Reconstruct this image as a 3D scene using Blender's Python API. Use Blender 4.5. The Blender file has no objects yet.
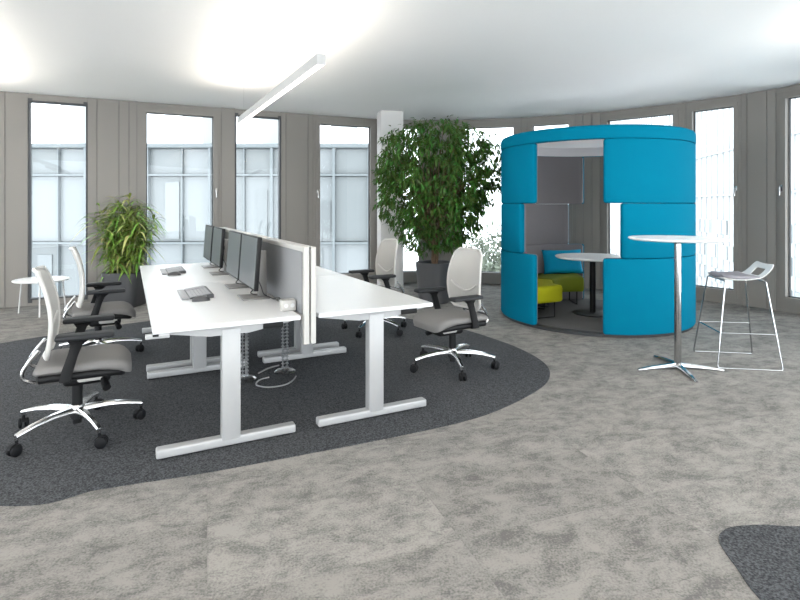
import bpy, bmesh, math, random
from mathutils import Vector, Matrix
random.seed(7)
R = math.radians
sc = bpy.context.scene
COL = sc.collection
F = 530.0; HOR = 206.0; H = 1.4          # focal length (px), horizon row, eye height (m)

# ------------------------------------------------------------------ materials
def new_mat(name):
    m = bpy.data.materials.new(name); m.use_nodes = True
    return m, m.node_tree, m.node_tree.nodes['Principled BSDF']

def mat(name, col, rough=0.5, metal=0.0, bump=0.0, bscale=200.0, var=0.0, vscale=30.0, spec=0.5, island=0.0, sheen=0.0, coat=0.0):
    m, nt, b = new_mat(name)
    b.inputs['Base Color'].default_value = (*col, 1)
    b.inputs['Roughness'].default_value = rough
    b.inputs['Metallic'].default_value = metal
    b.inputs['Specular IOR Level'].default_value = spec
    b.inputs['Coat Weight'].default_value = coat
    if sheen: b.inputs['Sheen Weight'].default_value = sheen
    tc = nt.nodes.new('ShaderNodeTexCoord')
    if var or island:
        hs = nt.nodes.new('ShaderNodeHueSaturation')
        hs.inputs['Color'].default_value = (*col, 1)
        mr = nt.nodes.new('ShaderNodeMapRange')
        if island:
            g = nt.nodes.new('ShaderNodeNewGeometry'); src = g.outputs['Random Per Island']
            amt = island
            mh = nt.nodes.new('ShaderNodeMapRange')
            mh.inputs['To Min'].default_value = 0.5 - 0.06*min(1, island*2); mh.inputs['To Max'].default_value = 0.5 + 0.03*min(1, island*2)
            nt.links.new(src, mh.inputs['Value']); nt.links.new(mh.outputs[0], hs.inputs['Hue'])
        else:
            n = nt.nodes.new('ShaderNodeTexNoise'); n.inputs['Scale'].default_value = vscale
            n.inputs['Detail'].default_value = 4
            nt.links.new(tc.outputs['Object'], n.inputs['Vector']); src = n.outputs['Fac']
            amt = var
        mr.inputs['To Min'].default_value = 1 - amt; mr.inputs['To Max'].default_value = 1 + amt
        nt.links.new(src, mr.inputs['Value'])
        nt.links.new(mr.outputs[0], hs.inputs['Value'])
        nt.links.new(hs.outputs[0], b.inputs['Base Color'])
    if bump:
        n2 = nt.nodes.new('ShaderNodeTexNoise'); n2.inputs['Scale'].default_value = bscale; n2.inputs['Detail'].default_value = 2
        nt.links.new(tc.outputs['Object'], n2.inputs['Vector'])
        bp = nt.nodes.new('ShaderNodeBump'); bp.inputs['Strength'].default_value = bump; bp.inputs['Distance'].default_value = 0.004
        nt.links.new(n2.outputs['Fac'], bp.inputs['Height']); nt.links.new(bp.outputs[0], b.inputs['Normal'])
    return m

def emit(name, col, s):
    m = bpy.data.materials.new(name); m.use_nodes = True; nt = m.node_tree; nt.nodes.clear()
    e = nt.nodes.new('ShaderNodeEmission'); e.inputs['Color'].default_value = (*col, 1); e.inputs['Strength'].default_value = s
    o = nt.nodes.new('ShaderNodeOutputMaterial'); nt.links.new(e.outputs[0], o.inputs[0])
    return m

def glass_mat(name):
    m = bpy.data.materials.new(name); m.use_nodes = True; nt = m.node_tree; nt.nodes.clear()
    t = nt.nodes.new('ShaderNodeBsdfTransparent'); t.inputs['Color'].default_value = (0.97, 0.985, 0.99, 1)
    g = nt.nodes.new('ShaderNodeBsdfGlossy'); g.inputs['Roughness'].default_value = 0.0
    fr = nt.nodes.new('ShaderNodeFresnel'); fr.inputs['IOR'].default_value = 1.3
    mx = nt.nodes.new('ShaderNodeMixShader'); o = nt.nodes.new('ShaderNodeOutputMaterial')
    nt.links.new(fr.outputs[0], mx.inputs[0]); nt.links.new(t.outputs[0], mx.inputs[1]); nt.links.new(g.outputs[0], mx.inputs[2])
    nt.links.new(mx.outputs[0], o.inputs[0])
    return m

def canopy_mat(name):
    m = bpy.data.materials.new(name); m.use_nodes = True; nt = m.node_tree; nt.nodes.clear()
    d = nt.nodes.new('ShaderNodeBsdfDiffuse'); d.inputs['Color'].default_value = (0.8, 0.78, 0.8, 1)
    t = nt.nodes.new('ShaderNodeBsdfTranslucent'); t.inputs['Color'].default_value = (0.85, 0.84, 0.85, 1)
    mx = nt.nodes.new('ShaderNodeMixShader'); mx.inputs[0].default_value = 0.6; o = nt.nodes.new('ShaderNodeOutputMaterial')
    nt.links.new(d.outputs[0], mx.inputs[1]); nt.links.new(t.outputs[0], mx.inputs[2]); nt.links.new(mx.outputs[0], o.inputs[0])
    return m

def carpet_light():
    m, nt, b = new_mat('mottled_carpet'); L = nt.links.new; N = nt.nodes.new
    b.inputs['Roughness'].default_value = 0.95; b.inputs['Specular IOR Level'].default_value = 0.15
    tc = N('ShaderNodeTexCoord'); mp = N('ShaderNodeMapping'); mp.inputs['Rotation'].default_value = (0, 0, R(-20))
    L(tc.outputs['Object'], mp.inputs['Vector'])
    # one random shift for every carpet tile
    sep = N('ShaderNodeSeparateXYZ'); L(mp.outputs[0], sep.inputs[0])
    def fl(sock, k):
        mu = N('ShaderNodeMath'); mu.operation = 'MULTIPLY'; mu.inputs[1].default_value = k; L(sock, mu.inputs[0])
        f = N('ShaderNodeMath'); f.operation = 'FLOOR'; L(mu.outputs[0], f.inputs[0])
        fr = N('ShaderNodeMath'); fr.operation = 'FRACT'; L(mu.outputs[0], fr.inputs[0])
        return f.outputs[0], fr.outputs[0]
    fx, rx = fl(sep.outputs['X'], 1.0); fy, ry = fl(sep.outputs['Y'], 2.0)
    cb = N('ShaderNodeCombineXYZ'); L(fx, cb.inputs[0]); L(fy, cb.inputs[1])
    wn = N('ShaderNodeTexWhiteNoise'); wn.noise_dimensions = '3D'; L(cb.outputs[0], wn.inputs['Vector'])
    va = N('ShaderNodeVectorMath'); va.operation = 'MULTIPLY_ADD'; va.inputs[1].default_value = (0.9, 0.9, 0.9)
    L(wn.outputs['Color'], va.inputs[0]); L(mp.outputs[0], va.inputs[2])
    st = N('ShaderNodeMapping'); st.inputs['Scale'].default_value = (1.0, 1.5, 1.0); L(va.outputs[0], st.inputs['Vector'])
    n1 = N('ShaderNodeTexNoise'); n1.inputs['Scale'].default_value = 5.5; n1.inputs['Detail'].default_value = 9; n1.inputs['Roughness'].default_value = 0.80
    n1.inputs['Distortion'].default_value = 0.3
    L(st.outputs[0], n1.inputs['Vector'])
    n2 = N('ShaderNodeTexNoise'); n2.inputs['Scale'].default_value = 110; n2.inputs['Detail'].default_value = 2; L(tc.outputs['Object'], n2.inputs['Vector'])
    ad = N('ShaderNodeMath'); ad.operation = 'MULTIPLY_ADD'; ad.inputs[1].default_value = 0.42
    L(n2.outputs['Fac'], ad.inputs[0]); L(n1.outputs['Fac'], ad.inputs[2])
    cr = N('ShaderNodeValToRGB'); e = cr.color_ramp.elements
    e[0].position = 0.62; e[0].color = (0.262, 0.248, 0.229, 1)
    e[1].position = 0.83; e[1].color = (0.126, 0.121, 0.115, 1)
    k = cr.color_ramp.elements.new(0.715); k.color = (0.210, 0.199, 0.185, 1)
    L(ad.outputs[0], cr.inputs[0])
    # per tile value shift
    hs = N('ShaderNodeHueSaturation'); mr = N('ShaderNodeMapRange'); mr.inputs['To Min'].default_value = 0.92; mr.inputs['To Max'].default_value = 1.07
    L(wn.outputs['Value'], mr.inputs['Value']); L(mr.outputs[0], hs.inputs['Value']); L(cr.outputs[0], hs.inputs['Color'])
    # seams
    def seam(fr_, w):
        c = N('ShaderNodeMath'); c.operation = 'LESS_THAN'; c.inputs[1].default_value = w; L(fr_, c.inputs[0]); return c.outputs[0]
    mxm = N('ShaderNodeMath'); mxm.operation = 'MAXIMUM'; L(seam(rx, 0.005), mxm.inputs[0]); L(seam(ry, 0.010), mxm.inputs[1])
    sm = N('ShaderNodeMath'); sm.operation = 'MULTIPLY'; sm.inputs[1].default_value = 0.2; L(mxm.outputs[0], sm.inputs[0])
    mx = N('ShaderNodeMix'); mx.data_type = 'RGBA'; L(sm.outputs[0], mx.inputs[0]); L(hs.outputs[0], mx.inputs[6]); mx.inputs[7].default_value = (0.11, 0.105, 0.10, 1)
    L(mx.outputs[2], b.inputs['Base Color'])
    n3 = N('ShaderNodeTexNoise'); n3.inputs['Scale'].default_value = 260; L(tc.outputs['Object'], n3.inputs['Vector'])
    bp = N('ShaderNodeBump'); bp.inputs['Strength'].default_value = 0.5; bp.inputs['Distance'].default_value = 0.004
    L(n3.outputs['Fac'], bp.inputs['Height']); L(bp.outputs[0], b.inputs['Normal'])
    return m

def carpet_dark():
    m, nt, b = new_mat('charcoal_carpet'); L = nt.links.new; N = nt.nodes.new
    b.inputs['Roughness'].default_value = 0.95; b.inputs['Specular IOR Level'].default_value = 0.15
    tc = N('ShaderNodeTexCoord')
    n = N('ShaderNodeTexNoise'); n.inputs['Scale'].default_value = 120; n.inputs['Detail'].default_value = 3; L(tc.outputs['Object'], n.inputs['Vector'])
    cr = N('ShaderNodeValToRGB'); e = cr.color_ramp.elements
    e[0].position = 0.36; e[0].color = (0.024, 0.0255, 0.028, 1); e[1].position = 0.66; e[1].color = (0.094, 0.097, 0.103, 1)
    L(n.outputs['Fac'], cr.inputs[0]); L(cr.outputs[0], b.inputs['Base Color'])
    bp = N('ShaderNodeBump'); bp.inputs['Strength'].default_value = 0.5; bp.inputs['Distance'].default_value = 0.004
    L(n.outputs['Fac'], bp.inputs['Height']); L(bp.outputs[0], b.inputs['Normal'])
    return m

M = dict(
    carpet=carpet_light(), dark_carpet=carpet_dark(),
    ceiling=mat('ceiling_plaster', (0.93, 0.93, 0.925), 0.95, spec=0.1, var=0.01, vscale=2),
    plaster=mat('white_plaster', (0.62, 0.61, 0.60), 0.9, spec=0.2, bump=0.05, bscale=80),
    facade=mat('greige_metal_panel', (0.217, 0.200, 0.181), 0.5, spec=0.4, var=0.02, vscale=3),
    joint=mat('panel_joint', (0.12, 0.115, 0.11), 0.8),
    gasket=mat('window_gasket', (0.05, 0.052, 0.055), 0.6),
    glass=glass_mat('window_glass'),
    alu=mat('brushed_aluminium', (0.62, 0.62, 0.62), 0.32, 1.0, bump=0.02, bscale=400),
    chrome=mat('polished_chrome', (0.43, 0.435, 0.44), 0.12, 1.0, var=0.02),
    polished=mat('polished_aluminium', (0.52, 0.52, 0.52), 0.2, 1.0, var=0.02),
    silver=mat('silver_paint', (0.36, 0.36, 0.36), 0.42, 0.2, var=0.02), stand=mat('satin_metal', (0.22, 0.212, 0.205), 0.42, 0.3, var=0.02),
    white_top=mat('white_laminate', (0.66, 0.66, 0.66), 0.32, spec=0.4, var=0.008),
    white_metal=mat('white_powder_coat', (0.58, 0.58, 0.575), 0.4, var=0.01),
    cream=mat('off_white_frame', (0.44, 0.425, 0.40), 0.45, var=0.01),
    fabric_grey=mat('grey_screen_fabric', (0.23, 0.23, 0.235), 0.9, spec=0.2, bump=0.3, bscale=500, var=0.08, vscale=250),
    black=mat('black_plastic', (0.007, 0.007, 0.0075), 0.5, var=0.1, spec=0.22),
    rubber=mat('black_rubber', (0.005, 0.005, 0.006), 0.6, var=0.1, spec=0.2),
    pad=mat('soft_dark_pad', (0.022, 0.023, 0.025), 0.6, bump=0.08, spec=0.25),
    seat=mat('grey_seat_fabric', (0.185, 0.178, 0.172), 0.9, spec=0.2, bump=0.3, bscale=450, var=0.06, vscale=200),
    net=mat('off_white_net', (0.43, 0.42, 0.40), 0.75, spec=0.3, bump=0.35, bscale=420, var=0.05, vscale=300),
    net_frame=mat('ivory_plastic', (0.50, 0.485, 0.46), 0.4, var=0.01),
    screen=mat('dark_display', (0.055, 0.062, 0.066), 0.32, spec=0.9, var=0.02),
    keys=mat('grey_keys', (0.30, 0.30, 0.31), 0.5, var=0.02),
    keybody=mat('dark_grey_plastic', (0.06, 0.06, 0.063), 0.45, var=0.05),
    cable=mat('black_cable', (0.02, 0.02, 0.02), 0.5, var=0.05),
    grey_cable=mat('light_grey_cable', (0.22, 0.22, 0.22), 0.4, var=0.05),
    clear=mat('grey_translucent_plastic', (0.16, 0.165, 0.17), 0.3, var=0.05),
    blue=mat('turquoise_felt', (0.0, 0.150, 0.245), 0.9, spec=0.06, bump=0.15, bscale=500, var=0.03, vscale=120),
    lining=mat('mauve_grey_felt', (0.20, 0.187, 0.193), 0.92, spec=0.15, bump=0.25, bscale=400, var=0.10, vscale=150),
    piping=mat('pale_piping', (0.35, 0.35, 0.36), 0.6, var=0.02),
    ring_in=mat('white_felt', (0.80, 0.78, 0.80), 0.9, spec=0.15, bump=0.1),
    base_black=mat('black_base_edge', (0.02, 0.02, 0.022), 0.6, var=0.05),
    pod_carpet=mat('grey_pod_carpet', (0.12, 0.117, 0.12), 0.95, spec=0.1, bump=0.4, bscale=260, var=0.15, vscale=120),
    lime=mat('lime_upholstery', (0.36, 0.36, 0.006), 0.8, spec=0.25, bump=0.1, bscale=500, var=0.03),
    olive=mat('green_upholstery', (0.165, 0.20, 0.012), 0.8, spec=0.25, bump=0.1, bscale=500, var=0.03),
    cushion=mat('blue_cushion_cotton', (0.0, 0.28, 0.47), 0.85, spec=0.2, bump=0.2, bscale=300, var=0.05),
    pink=mat('magenta_cotton', (0.55, 0.03, 0.22), 0.85, spec=0.2, var=0.05),
    leaf=mat('ficus_leaf', (0.042, 0.112, 0.016), 0.45, spec=0.35, island=0.45),
    blade=mat('palm_leaf', (0.145, 0.25, 0.04), 0.45, spec=0.4, island=0.5),
    blade_pale=mat('pale_palm_leaf', (0.42, 0.43, 0.15), 0.5, island=0.3),
    bark=mat('brown_bark', (0.12, 0.075, 0.045), 0.85, bump=0.5, bscale=60, var=0.25, vscale=25),
    cane=mat('green_cane', (0.20, 0.23, 0.09), 0.6, var=0.15),
    soil=mat('dark_soil', (0.02, 0.015, 0.011), 0.95, bump=0.8, bscale=70, var=0.3),
    pot=mat('anthracite_pot', (0.068, 0.068, 0.071), 0.5, spec=0.25, bump=0.05, var=0.04),
    lamp_up=emit('lamp_uplight', (1.0, 0.90, 0.77), 24.0),
    lamp_down=emit('lamp_diffuser', (1.0, 0.96, 0.90), 1.4),
    pane_ext=mat('pale_facade_glass', (0.120, 0.128, 0.131), 0.35, spec=0.4, island=0.16),
    mull_ext=mat('facade_aluminium', (0.094, 0.106, 0.111), 0.5, var=0.02),
    wall_ext=mat('white_render', (0.185, 0.19, 0.19), 0.8, var=0.02),
    ext_grey=mat('grey_glazing', (0.225, 0.24, 0.25), 0.4, island=0.3),
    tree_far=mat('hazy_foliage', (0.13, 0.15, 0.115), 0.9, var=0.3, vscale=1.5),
    tower_ext=mat('white_tower_cladding', (0.42, 0.43, 0.43), 0.8, var=0.02), tower_line=mat('pale_tower_joint', (0.33, 0.34, 0.345), 0.8, var=0.02),
    canopy=canopy_mat('translucent_canopy'),
    table_white=mat('white_round_top', (0.86, 0.86, 0.855), 0.4, var=0.008), stool_pad=mat('mauve_grey_fabric', (0.25, 0.24, 0.26), 0.9, spec=0.2, bump=0.3, bscale=450, var=0.06, vscale=200), lamp_shell=mat('lamp_housing_white', (0.42, 0.42, 0.415), 0.5, var=0.01),
    street=mat('pale_concrete', (0.80, 0.80, 0.79), 0.9, var=0.1, vscale=0.5),
)

# ------------------------------------------------------------------ mesh builder
class MB:
    def __init__(s): s.v = []; s.f = []
    def add(s, vs, fs, mw=None):
        o = len(s.v)
        s.v += [tuple(mw @ Vector(p)) if mw else tuple(p) for p in vs]
        s.f += [tuple(o + i for i in f) for f in fs]
        return s
    def box(s, x0, x1, y0, y1, z0, z1, mw=None):
        vs = [(x, y, z) for x in (x0, x1) for y in (y0, y1) for z in (z0, z1)]
        return s.add(vs, [(0, 1, 3, 2), (4, 6, 7, 5), (0, 4, 5, 1), (2, 3, 7, 6), (0, 2, 6, 4), (1, 5, 7, 3)], mw)
    def rbox(s, x0, x1, y0, y1, z0, z1, b=0.01, seg=2, mw=None):
        bm = bmesh.new(); bmesh.ops.create_cube(bm, size=1.0)
        for v in bm.verts:
            v.co = Vector(((x0+x1)/2 + v.co.x*(x1-x0), (y0+y1)/2 + v.co.y*(y1-y0), (z0+z1)/2 + v.co.z*(z1-z0)))
        bmesh.ops.bevel(bm, geom=bm.edges[:] , offset=b, segments=seg, profile=0.5, affect='EDGES')
        bm.verts.index_update()
        s.add([v.co[:] for v in bm.verts], [tuple(v.index for v in f.verts) for f in bm.faces], mw); bm.free(); return s
    def tube(s, pts, r, n=8, closed=False, cap=True, mw=None):
        P = [Vector(p) for p in pts]; m = len(P)
        rr = r if isinstance(r, (list, tuple)) else [r]*m
        vs = []; ref = None
        for i, p in enumerate(P):
            if closed: t = P[(i+1) % m] - P[i-1]
            else: t = P[min(i+1, m-1)] - P[max(i-1, 0)]
            t.normalize()
            if ref is None:
                ref = Vector((0, 0, 1)) if abs(t.z) < 0.9 else Vector((1, 0, 0))
            a = ref - t*ref.dot(t)
            if a.length < 1e-5: a = t.orthogonal()
            a.normalize(); ref = a; b = t.cross(a)
            vs += [p + (a*math.cos(2*math.pi*k/n) + b*math.sin(2*math.pi*k/n))*rr[i] for k in range(n)]
        fs = []
        for i in range(m if closed else m-1):
            j = (i+1) % m
            fs += [(i*n+k, i*n+(k+1) % n, j*n+(k+1) % n, j*n+k) for k in range(n)]
        if cap and not closed:
            fs += [tuple(range(n-1, -1, -1)), tuple((m-1)*n+k for k in range(n))]
        return s.add(vs, fs, mw)
    def lathe(s, prof, n=40, c=(0, 0, 0), mw=None, power=2.0):
        vs = []; fs = []; ring = []
        for r, z in prof:
            if r < 1e-6:
                ring.append([len(vs)]); vs.append((c[0], c[1], c[2]+z))
            else:
                idx = []
                for k in range(n):
                    a = 2*math.pi*(k+0.5)/n; ca, sa = math.cos(a), math.sin(a)
                    q = r/((abs(ca)**power + abs(sa)**power)**(1/power))
                    idx.append(len(vs)); vs.append((c[0]+q*ca, c[1]+q*sa, c[2]+z))
                ring.append(idx)
        for a, b in zip(ring, ring[1:]):
            if len(a) == 1 and len(b) == 1: continue
            for k in range(n):
                if len(a) == 1: fs.append((a[0], b[(k+1) % n], b[k]))
                elif len(b) == 1: fs.append((a[k], a[(k+1) % n], b[0]))
                else: fs.append((a[k], a[(k+1) % n], b[(k+1) % n], b[k]))
        return s.add(vs, fs, mw)
    def loft(s, rings, cap=True, closed_u=True, mw=None):
        n = len(rings[0]); vs = [p for r_ in rings for p in r_]; fs = []
        for i in range(len(rings)-1):
            for k in range(n if closed_u else n-1):
                fs.append((i*n+k, i*n+(k+1) % n, (i+1)*n+(k+1) % n, (i+1)*n+k))
        if cap and closed_u:
            fs += [tuple(range(n-1, -1, -1)), tuple((len(rings)-1)*n+k for k in range(n))]
        return s.add(vs, fs, mw)
    def arc_block(s, r0, r1, a0, a1, z0, z1, cr=0.02, step=R(3)):
        """curved slab with rounded edges; angles in radians about the local z axis"""
        def rect(d):
            c = max(cr - d*0.6, 0.004); out = []
            for (cx, cz, b0) in ((r1-d-c, z1-d-c, 0), (r0+d+c, z1-d-c, 90), (r0+d+c, z0+d+c, 180), (r1-d-c, z0+d+c, 270)):
                for q in (0, 45, 90): out.append((cx + c*math.cos(R(b0+q)), cz + c*math.sin(R(b0+q))))
            return out
        rm = (r0+r1)/2; e = cr/rm
        st = [(a0, cr), (a0+e*0.3, cr*0.35), (a0+e, 0)]
        n = max(2, int((a1-a0-2*e)/step))
        st += [(a0+e+(a1-a0-2*e)*i/n, 0) for i in range(1, n)]
        st += [(a1-e, 0), (a1-e*0.3, cr*0.35), (a1, cr)]
        rings = [[(r_*math.cos(a), r_*math.sin(a), z) for r_, z in rect(d)] for a, d in st]
        return s.loft(rings)
    def build(s, name, material, parent=None, smooth=35, loc=None, rotz=0.0, recalc=True):
        me = bpy.data.meshes.new(name); me.from_pydata(s.v, [], s.f)
        if recalc:
            bm = bmesh.new(); bm.from_mesh(me); bmesh.ops.recalc_face_normals(bm, faces=bm.faces[:]); bm.to_mesh(me); bm.free()
        me.materials.append(material)
        if smooth:
            me.polygons.foreach_set('use_smooth', [True]*len(me.polygons))
            me.set_sharp_from_angle(angle=R(smooth))
        o = bpy.data.objects.new(name, me); COL.objects.link(o)
        if parent: o.parent = parent
        if loc is not None: o.location = loc
        o.rotation_euler.z = rotz
        return o

def tag(o, label, cat, group=None, kind=None):
    o['label'] = label; o['category'] = cat
    if group: o['group'] = group
    if kind: o['kind'] = kind
    return o
def thing(name, label, cat, loc=(0, 0, 0), rotz=0.0, group=None, kind=None):
    o = bpy.data.objects.new(name, None); COL.objects.link(o); o.empty_display_size = 0.1
    o.location = loc; o.rotation_euler.z = rotz
    return tag(o, label, cat, group, kind)
def copy_tree(o, parent=None):
    c = o.copy(); COL.objects.link(c)
    if parent: c.parent = parent
    for ch in list(o.children): copy_tree(ch, c)
    return c
def child(o, name):
    for c in o.children:
        if c.name.split('.')[0] == name: return c
def catmull(P, n=8, closed=False):
    P = [Vector(p) for p in P]; m = len(P); out = []
    for i in range(m if closed else m-1):
        if closed: p0, p1, p2, p3 = P[i-1], P[i], P[(i+1) % m], P[(i+2) % m]
        else: p0, p1, p2, p3 = P[max(i-1, 0)], P[i], P[i+1], P[min(i+2, m-1)]
        for k in range(n):
            t = k/n
            out.append(0.5*((2*p1) + (p2-p0)*t + (2*p0-5*p1+4*p2-p3)*t*t + (3*p1-p0-3*p2+p3)*t**3))
    if not closed: out.append(P[-1])
    return out

# ------------------------------------------------------------------ room shell
CEIL = 2.98
def line_pt(x):                                   # the straight stretch of the facade
    return (x, 9.62 + 0.463*(x + 0.46))
ctrl = [line_pt(-9.6), line_pt(-7.0), line_pt(-5.5), line_pt(-3.5), line_pt(-2.0), line_pt(-1.2), (-0.30, 9.64), (0.92, 9.73), (2.16, 9.46), (3.30, 8.95), (4.07, 8.30),
        (4.72, 7.60), (5.18, 6.86), (5.50, 6.0), (5.66, 5.0), (5.72, 4.0), (5.72, 2.6)]
path = [Vector((p.x, p.y)) for p in catmull([(x, y, 0) for x, y in ctrl], 10)]
cum = [0.0]
for a, b in zip(path, path[1:]): cum.append(cum[-1] + (b-a).length)
def at_s(s):
    for i in range(len(path)-1):
        if s <= cum[i+1] or i == len(path)-2:
            t = (s-cum[i])/(cum[i+1]-cum[i]); return path[i].lerp(path[i+1], t)
def s_of_x(px):                                   # arc length of the facade at a bearing
    k = (px-400)/F
    for i in range(len(path)-1):
        fa = path[i].x - k*path[i].y; fb = path[i+1].x - k*path[i+1].y
        if fa <= 0 <= fb and path[i].y > 3: return cum[i] + (cum[i+1]-cum[i])*(-fa)/(fb-fa)
    return None
def outward(o):
    out = []
    for i, p in enumerate(path):
        t = (path[min(i+1, len(path)-1)] - path[max(i-1, 0)]).normalized(); out.append(p + Vector((-t.y, t.x))*o)
    return out
def slab(name, z0, z1, off, m, back=-4.5):
    pts = [(p.x, p.y) for p in outward(off)]
    pts = pts + [(pts[-1][0], back), (pts[0][0], back)]
    n = len(pts)
    mb = MB().add([(x, y, z0) for x, y in pts] + [(x, y, z1) for x, y in pts],
                  [tuple(range(n-1, -1, -1)), tuple(range(n, 2*n))] + [(i, (i+1) % n, n+(i+1) % n, n+i) for i in range(n)])
    return mb.build(name, m, smooth=0)
tag(slab('floor', -0.25, 0.0, 0.16, M['carpet']), 'light grey mottled carpet tiles covering the office floor', 'floor', kind='structure')
tag(slab('ceiling', CEIL, CEIL+0.3, 0.16, M['ceiling']), 'plain white plaster ceiling with a curved outer edge', 'ceiling', kind='structure')

def patch(name, pts, label, h=0.004):
    P = catmull([(x, y, 0) for x, y in pts], 10, True); n = len(P)
    mb = MB().add([(p.x, p.y, -0.01) for p in P] + [(p.x, p.y, h) for p in P],
                  [tuple(range(n, 2*n))] + [(i, (i+1) % n, n+(i+1) % n, n+i) for i in range(n)])
    return tag(mb.build(name, M['dark_carpet'], smooth=0), label, 'carpet', kind='structure')
def fp(x, y):
    Y = F*H/(y-HOR); return ((x-400)/F*Y, Y)
patch('floor_section', [fp(0, 506), fp(100, 489.5), fp(200, 474), fp(300, 455.5), fp(400, 436), fp(480, 417), fp(530, 395), fp(549, 379), fp(545, 364),
                        fp(521, 349.5), fp(492, 338.5), fp(459, 328.5), fp(420, 320.5), fp(350, 314), (-2.0, 6.85), (-3.02, 6.45), (-3.75, 5.75), (-4.15, 5.25), (-4.45, 4.5), (-4.2, 3.6), (-3.3, 2.75)],
      'large oval charcoal carpet area under the desks and chairs')
patch('floor_section', [fp(719, 541), fp(723.5, 531.5), fp(736, 527), fp(765, 525.5), fp(800, 527), (2.25, 2.33), (3.0, 2.2), (3.1, 1.3), (2.2, 0.9), (1.45, 1.2), (1.29, 1.8), fp(735, 566)],
      'dark charcoal carpet area cut off at the bottom right corner')

# facade units: p panel, f fixed window, o window that opens
units = [('p', 5, 28, ()), ('f', 28, 87.5, ()), ('p', 87.5, 137, (97, 119, 129)), ('o', 137, 221.5, 'R'), ('p', 221.5, 235, ()), ('f', 235, 281, ()),
         ('p', 281, 313, (286, 308)), ('o', 313, 377, 'L'), ('p', 377, 382, ()), ('o', 382, 425, ''), ('p', 425, 455, (440,)), ('o', 455, 521, ''), ('p', 521, 527, ()),
         ('o', 527, 575, ''), ('p', 575, 600, (583, 592)), ('o', 600, 682, ''), ('p', 682, 686, ()), ('o', 686, 741, 'R'), ('p', 741, 776, (747, 767)), ]
seq = []
s0 = s_of_x(5)
seq.append(('p', s0-0.35, s0, (), None)); seq.append(('o', s0-1.75, s0-0.35, '', None)); seq.append(('p', s0-2.4, s0-1.75, (), None)); seq.append(('f', s0-3.6, s0-2.4, (), None))
for k, a, b, j in units:
    seq.append((k, s_of_x(a), s_of_x(b), tuple(s_of_x(q) for q in j) if k == 'p' else j, (a+b)/2))
sE = s_of_x(776)
seq.append(('o', sE, sE+1.15, 'L', 790)); seq.append(('p', sE+1.15, sE+1.8, (), None)); seq.append(('o', sE+1.8, sE+2.95, '', None)); seq.append(('p', sE+2.95, sE+3.6, (), None))
seq.sort(key=lambda q: q[1])
walls = {'wall_left': (MB(), MB()), 'wall_back': (MB(), MB()), 'wall_right': (MB(), MB())}
win_labels = {0: 'tall fixed window outside the left edge of the view', 1: 'framed window outside the left edge of the view',
              2: 'tall frameless window behind the white coffee table and first swivel chairs', 3: 'framed window right of the leafy cane palm, handle on its right edge',
              4: 'narrow frameless window below the far end of the pendant lamp', 5: 'framed window directly left of the white square column',
              6: 'narrow window half hidden between column and weeping fig trunk', 7: 'window between the weeping fig and the turquoise booth',
              8: 'window showing a small bright strip above the booth, first right of the fig', 9: 'wide window behind the booth, bright strip above its roof ring',
              10: 'tall framed window between turquoise booth and bar stool', 11: 'tall framed window cut by the right edge of the photo',
              12: 'framed window past the right edge of the view'}
wi = 0; handles = []
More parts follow.
